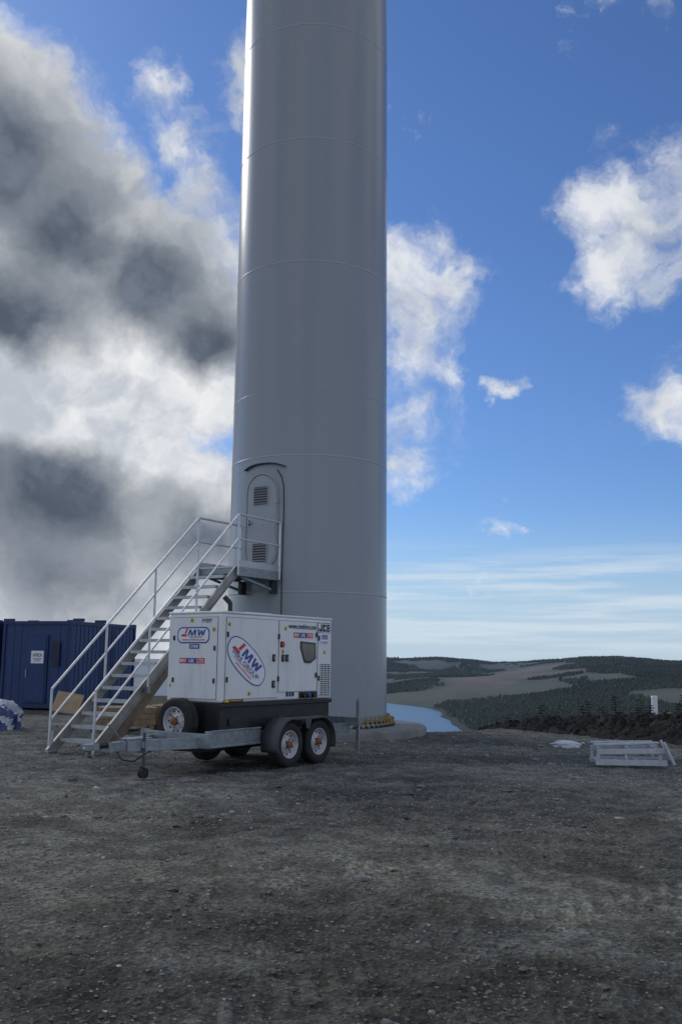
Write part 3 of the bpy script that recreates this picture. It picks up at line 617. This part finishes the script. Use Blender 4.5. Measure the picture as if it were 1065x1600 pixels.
# ------------------------------------------------------------------ yard items
def pallet(loc,rz):
    p=root('timber_pallet',loc,rz,'wooden pallet stacked with raw timber beside the stairs','pallet','timber pallets by the stairs')
    b=MB()
    for k in range(6): b.box(-.6,.6,-.5+k*.18,-.4+k*.18,.12,.14,'wood')
    for x in (-.55,0,.55):
        b.box(x-.05,x+.05,-.5,.5,.10,.119,'wood')
        for y in (-.45,0,.45): b.box(x-.05,x+.05,y-.05,y+.05,.0,.099,'wood')
    b.obj('pallet_base',p,bevel=.004)
    b=MB()
    for l in range(3):
        for k in range(6):
            j=random.uniform(-.06,.06); b.box(-.62+j,.62+j,-.5+k*.17,-.36+k*.17,.145+l*.125,.265+l*.125,'wood')
    b.obj('timber_stack',p,bevel=.006); return p
pallet((-4.75,21.6,0),R(12)); pallet((-3.75,22.6,0),R(-6))
b=MB(); b.box(-.42,.42,-.01,.01,0,.62,'ply'); o=b.obj('plywood_sheet',None,bevel=.002,loc=(-7.95,27.9,.0)); o.rotation_euler=(R(-24),R(8),R(-12)); tag(o,'plywood offcut leaning against the blue container','plywood')
def lumpy(name,loc,rad,m1,m2,label,cat,seed,rg=.5,th_=.46):
    n,k=64,36; vs=[];mk=[]
    for j in range(k+1):
        th=math.pi*j/k
        for i in range(n):
            t=2*math.pi*i/n; x=math.sin(th)*math.cos(t);y=math.sin(th)*math.sin(t);z=math.cos(th)
            f1=float(fbm(np.array([x*1.6+seed+z]),np.array([y*1.6+z*2]),4,seed)[0]); f2=abs(float(fbm(np.array([x*4+z*3+seed]),np.array([y*4-z*2]),3,seed+9)[0])-.5)
            f3=float(fbm(np.array([x*3.5+seed+z*5]),np.array([y*3.5+z*3]),3,seed+21)[0])
            q=.70+rg*f1+rg*.8*f2
            sx=abs(x)**.7*math.copysign(1,x);sy=abs(y)**.7*math.copysign(1,y)
            vs.append((sx*rad[0]*q,sy*rad[1]*q,max(abs(z)**.7*math.copysign(1,z)*q*rad[2]*2,-.02))); mk.append(f3)
    b=MB(); b.add(vs,[],m1)
    for j in range(k):
        for i in range(n):
            kk=b.mi(m2 if mk[j*n+i]<th_ else m1); b.f.append([j*n+i,(j+1)*n+i,(j+1)*n+(i+1)%n,j*n+(i+1)%n]); b.m.append(kk); b.sm.append(True)
    o=b.obj(name,None,loc=loc); tag(o,label,cat); return o
lumpy('wrapped_bundle',(-7.70,21.6,0),(.56,.45,.28),'tarp','tarpb','blue and white sheeting wrapped bundle lying on the gravel','bundle',3,.7,.48)
lumpy('plastic_sheet',(4.35,18.6,0.0),(.26,.2,.05),'tarp','tarp','crumpled white plastic sheet lying on the gravel','plastic sheet',5)
fs=root('metal_frame_stack',(4.55,15.3,.02),R(-3),'stack of weathered zinc coloured metal frames lying on gravel','metal frame'); fs.scale=(.88,.88,.88)
b=MB()
for y in (-.28,.22): b.beam((-.62,y,.06),(.62,y,.06),.06,.10,'galw')
for x in (-.55,-.2,.15,.58): b.beam((x,-.25,.06),(x,.19,.06),.05,.07,'galw')
b.obj('lower_frame',fs,bevel=.006)
b=MB()
for y,dz in ((-.30,0),(.25,.02)): b.beam((-.60,y,.24+dz),(.60,y,.27+dz),.05,.09,'galw')
for x in (-.5,0,.45): b.beam((x,-.27,.25+.03*(x+.6)),(x,.22,.265+.03*(x+.6)),.04,.06,'galw')
for x in (-.58,-.1,.50): b.beam((x,-.29,.11),(x,-.29,.20),.06,.05,'galw')
for x in (-.58,.50): b.beam((x,.23,.11),(x,.23,.21),.06,.05,'galw')
b.obj('upper_frame',fs,bevel=.006)
b=MB(); b.beam((-.64,-.26,.36),(.5,-.16,.40),.14,.03,'galw'); b.beam((-.62,.16,.37),(.5,.22,.39),.10,.03,'galw'); b.obj('top_rail',fs,bevel=.006)
b=MB(); b.beam((.56,-.34,.42),(.72,-.36,.04),.10,.05,'galw'); b.beam((.62,.1,.42),(.80,.05,.06),.10,.05,'galw'); b.obj('loose_bracket',fs,bevel=.006)
px,py=13.75,42.0; pz=float(terrain(np.array([px]),np.array([py]))[0]); pz=min(pz,-.6)
b=MB(); b.cyl((0,0,-.1),(0,0,.15-pz),.13,.13,'stick',20); b.cyl((0,0,.15-pz),(0,0,.19-pz),.14,.12,'stick',20); b.cyl((0,0,.0),(0,0,.25),.16,.16,'conc',20)
o=b.obj('marker_post',None,loc=(px,py,pz)); tag(o,'white cylindrical post standing beyond the peat bank','post')
def spruce(x,y,top,seed):
    random.seed(seed); z=float(terrain(np.array([x]),np.array([y]))[0]); h=max(top-z,1.0)
    e=root('young_spruce',(x,y,z),random.random()*6,'small young spruce tree growing beyond the peat bank','tree','young spruces beyond the bank')
    b=MB(); b.cyl((0,0,-.1),(0,0,h),.035,.006,'bark',6); b.obj('trunk',e)
    b=MB(); lv=int(h/.11)
    for i in range(lv):
        f=i/lv; zz=.12*h+f*h*.88; R0=(1-f)**.85*h*.27+.03
        for k in range(8):
            a=random.random()*6.283; L_=R0*random.uniform(.55,1.15); dx,dy=math.cos(a),math.sin(a)
            for q in range(5):
                t=(q+.6)/5; c=Vector((dx*L_*t,dy*L_*t,zz-.18*L_*t+.25*L_*t*t)); w_=.05+.04*(1-t)
                s=Vector((-dy,dx,0))*w_*random.uniform(.6,1.4); u=Vector((dx,dy,.1))*.07
                b.add([c-u*.4,c+s+u*.5+Vector((0,0,random.uniform(-.03,.03))),c+u*1.3,c-s+u*.5],[(0,1,2,3)],'needle' if random.random()<.7 else 'needle2')
    b.obj('crown',e)
sp=[(8.6,34,.15),(9.3,36,.25),(10.1,37,.0),(10.9,38,.35),(11.5,37,.0),(12.2,39,.2),(12.9,40,-.05),(15.0,42,.3),(15.8,41,.1),(7.4,36,-.3),(6.5,37,-.45),(13.4,38,.1),(9.8,33,-.05),(8.0,38,.0),(14.6,37,.2),(11.1,34,-.05)]
for i,(x,y,tz) in enumerate(sp): spruce(x,y,tz,100+i)
# ------------------------------------------------------------------ world
wd_=bpy.data.worlds.new('World'); scene.world=wd_; wd_.use_nodes=True; nt=wd_.node_tree; N=nt.nodes; L=nt.links
wd_.cycles.sampling_method='MANUAL'; wd_.cycles.sample_map_resolution=512
bg=N['Background']; bg.inputs['Strength'].default_value=.1
sky=N.new('ShaderNodeTexSky'); sky.sky_type='NISHITA'; sky.sun_disc=False; sky.sun_elevation=R(32); sky.sun_rotation=R(-42); sky.air_density=1.0; sky.dust_density=.4; sky.ozone_density=2.5; sky.altitude=200
def mth(op,a,b=None,c=None,clamp=False):
    n=N.new('ShaderNodeMath'); n.operation=op; n.use_clamp=clamp
    for i,v in enumerate((a,b,c)):
        if v is None: continue
        if isinstance(v,(int,float)): n.inputs[i].default_value=v
        else: L.new(v,n.inputs[i])
    return n.outputs[0]
def vmt(op,a,b=None,s=None):
    n=N.new('ShaderNodeVectorMath'); n.operation=op
    for i,v in enumerate((a,b)):
        if v is None: continue
        if isinstance(v,(tuple,list)): n.inputs[i].default_value=v
        else: L.new(v,n.inputs[i])
    if s is not None: n.inputs['Scale'].default_value=s
    return n
def noise(vec,scale,det=8,rough=.55,dist=0):
    n=N.new('ShaderNodeTexNoise'); n.inputs['Scale'].default_value=scale; n.inputs['Detail'].default_value=det; n.inputs['Roughness'].default_value=rough; n.inputs['Distortion'].default_value=dist; L.new(vec,n.inputs['Vector']); return n
def mr(v,a,b,c=0.,d_=1.,smooth=True):
    n=N.new('ShaderNodeMapRange'); n.interpolation_type='SMOOTHSTEP' if smooth else 'LINEAR'
    for i,q in enumerate((v,a,b,c,d_)):
        if isinstance(q,(int,float)): n.inputs[i].default_value=q
        else: L.new(q,n.inputs[i])
    return n.outputs[0]
def mix(f,a,b):
    n=N.new('ShaderNodeMixRGB')
    for i,v in enumerate((f,a,b)):
        if isinstance(v,(int,float)): n.inputs[i].default_value=v
        elif isinstance(v,tuple): n.inputs[i].default_value=(*v,1)
        else: L.new(v,n.inputs[i])
    return n.outputs[0]
tc=N.new('ShaderNodeTexCoord'); D=tc.outputs['Generated']
sp_=N.new('ShaderNodeSeparateXYZ'); L.new(D,sp_.inputs[0]); dxx,dyy,dzz=sp_.outputs
w1=noise(D,3.2,2,.5); w2=noise(D,10,5,.6)
c1=vmt('SUBTRACT',w1.outputs['Color'],(.5,.5,.5)).outputs[0]; c2_=vmt('SUBTRACT',w2.outputs['Color'],(.5,.5,.5)).outputs[0]
o1=vmt('SCALE',c1,s=.08).outputs[0]; o2=vmt('SCALE',c2_,s=.08).outputs[0]
D1=vmt('ADD',D,o1).outputs[0]
DW=vmt('ADD',D1,o2).outputs[0]
DQ=vmt('ADD',D1,vmt('SCALE',c2_,s=.14).outputs[0]).outputs[0]
def dirv(az,el): return (math.sin(R(az))*math.cos(R(el)),math.cos(R(az))*math.cos(R(el)),math.sin(R(el)))
def blobs(lst,src,sm=.25):
    out=None
    for az,el,r in lst:
        ds=vmt('DISTANCE',src,dirv(az,el)).outputs['Value']
        v=mth('MULTIPLY_ADD',ds,-1/R(r),1.0)
        if out is None: out=v
        else:
            n=N.new('ShaderNodeMath'); n.operation='SMOOTH_MAX'; L.new(out,n.inputs[0]); L.new(v,n.inputs[1]); n.inputs[2].default_value=sm; out=n.outputs[0]
    return out
main=blobs([(-22,27.5,8.5),(-17,24.5,7.4),(-12.8,21.5,6.6),(-20,18,9),(-9,17.5,6.0),(-15,10,8),(-23,9,9),(-8.5,8,6.5),(-15,3,7),(-6,3,5),(-34,20,16)],DW)
wis=blobs([(-10.5,29.5,3.6),(-9,27,3.8),(-7,24.5,4.2),(-6.5,21.5,4),(-6,33,2.4),(-11,33,2.2),(4.0,22.5,4.4),(4.0,19,4.2),(3.8,15.5,4.0),(3.4,12,3.2),(6.6,23.3,3.0),(6.6,17.5,3.0),(17.2,25.5,4.2),(15.8,23.6,3.2),(20.2,26.5,4.4),(20.5,23.6,3.4),(20.8,15.0,3.4),(10.4,15.8,1.2),(18.6,38,2.2)],DQ)
gen=mth('MULTIPLY_ADD',mr(dyy,.80,.45),.62,-.38)  # unseen cloud cover beside and behind the camera, added to brighten the scene
fb=noise(DW,5.5,7,.58); fine=noise(DQ,13,6,.6)
fbc=mth('SUBTRACT',fb.outputs['Fac'],.5); fic=mth('SUBTRACT',fine.outputs['Fac'],.5)
nz=mth('MULTIPLY_ADD',fbc,1.5,mth('MULTIPLY',fic,.5)); nzw=mth('MULTIPLY_ADD',fbc,1.6,mth('MULTIPLY',fic,1.8))
dm=mth('ADD',main,mth('MULTIPLY',nz,.75)); dwi=mth('MULTIPLY_ADD',wis,.95,nzw); dg_=mth('MULTIPLY_ADD',nz,1.9,gen)
am=mr(dm,.03,.30); aw=mr(dwi,.02,1.05); ag=mr(dg_,.0,.4)
alpha=mth('MAXIMUM',mth('MAXIMUM',am,aw),ag)
sd=dirv(-14,34)
DS=vmt('ADD',DW,tuple(c*.040 for c in sd)).outputs[0]
fb2=noise(DS,5.5,5,.58)
lit=mr(mth('SUBTRACT',fb.outputs['Fac'],fb2.outputs['Fac']),-.12,.12,0,1)
# shaded body of the big bank, with a soft sunlit gap between its two decks
gap=blobs([(-21,14.8,2.8),(-17.5,15.0,3.0),(-14.5,15.2,3.0),(-11.5,14.6,3.4),(-7.5,13.5,3.4)],DW,.5)
body=mth('MULTIPLY_ADD',fbc,1.0,main)
dkf=mth('SUBTRACT',body,mth('MULTIPLY',mr(gap,-.5,.7),.75))
dk=mth('POWER',mr(dkf,.10,.78,smooth=False),.85)
dk=mth('MULTIPLY',dk,mr(dzz,.03,.11,.45,1.0))
dk=mth('MAXIMUM',dk,mth('MULTIPLY',mth('MULTIPLY',mr(dzz,.14,.04),.32),mr(dm,.10,.55)))
wthick=mth('MULTIPLY',mr(dwi,.6,1.3),.35)
white=mix(lit,(5.0,5.4,6.1),(8.7,8.8,8.9))
white=mix(wthick,white,(4.2,4.8,5.8))
grey_=mix(lit,(.85,1.08,1.45),(1.70,2.02,2.55))
cloud=mix(dk,white,grey_)
mp=N.new('ShaderNodeMapping'); mp.inputs['Scale'].default_value=(1.6,1.6,26); L.new(D,mp.inputs['Vector']); sn=noise(mp.outputs[0],2.6,6,.6)
band=mth('MULTIPLY',mr(dzz,.0,.03,.35,1),mr(dzz,.13,.085))
st_a=mth('MULTIPLY',mth('MULTIPLY',mr(sn.outputs['Fac'],.40,.62),band),.72)
hzn=mr(dzz,.17,-.01,0,.80)
tint=N.new('ShaderNodeMixRGB'); tint.blend_type='MULTIPLY'; tint.inputs[0].default_value=1; L.new(sky.outputs[0],tint.inputs[1]); tint.inputs[2].default_value=(.60,.80,1.12,1)
s1=mix(hzn,tint.outputs[0],(4.8,6.2,7.7)); s2=mix(st_a,s1,(6.5,7.4,8.3)); s3=mix(alpha,s2,cloud)
L.new(s3,bg.inputs['Color'])
sun=bpy.data.lights.new('sun','SUN'); sun.energy=.9; sun.angle=R(12); sun.color=(1,.95,.88); so=bpy.data.objects.new('sun',sun); col.objects.link(so)
v=-Vector(dirv(-42,32)); so.rotation_euler=v.to_track_quat('-Z','Y').to_euler()
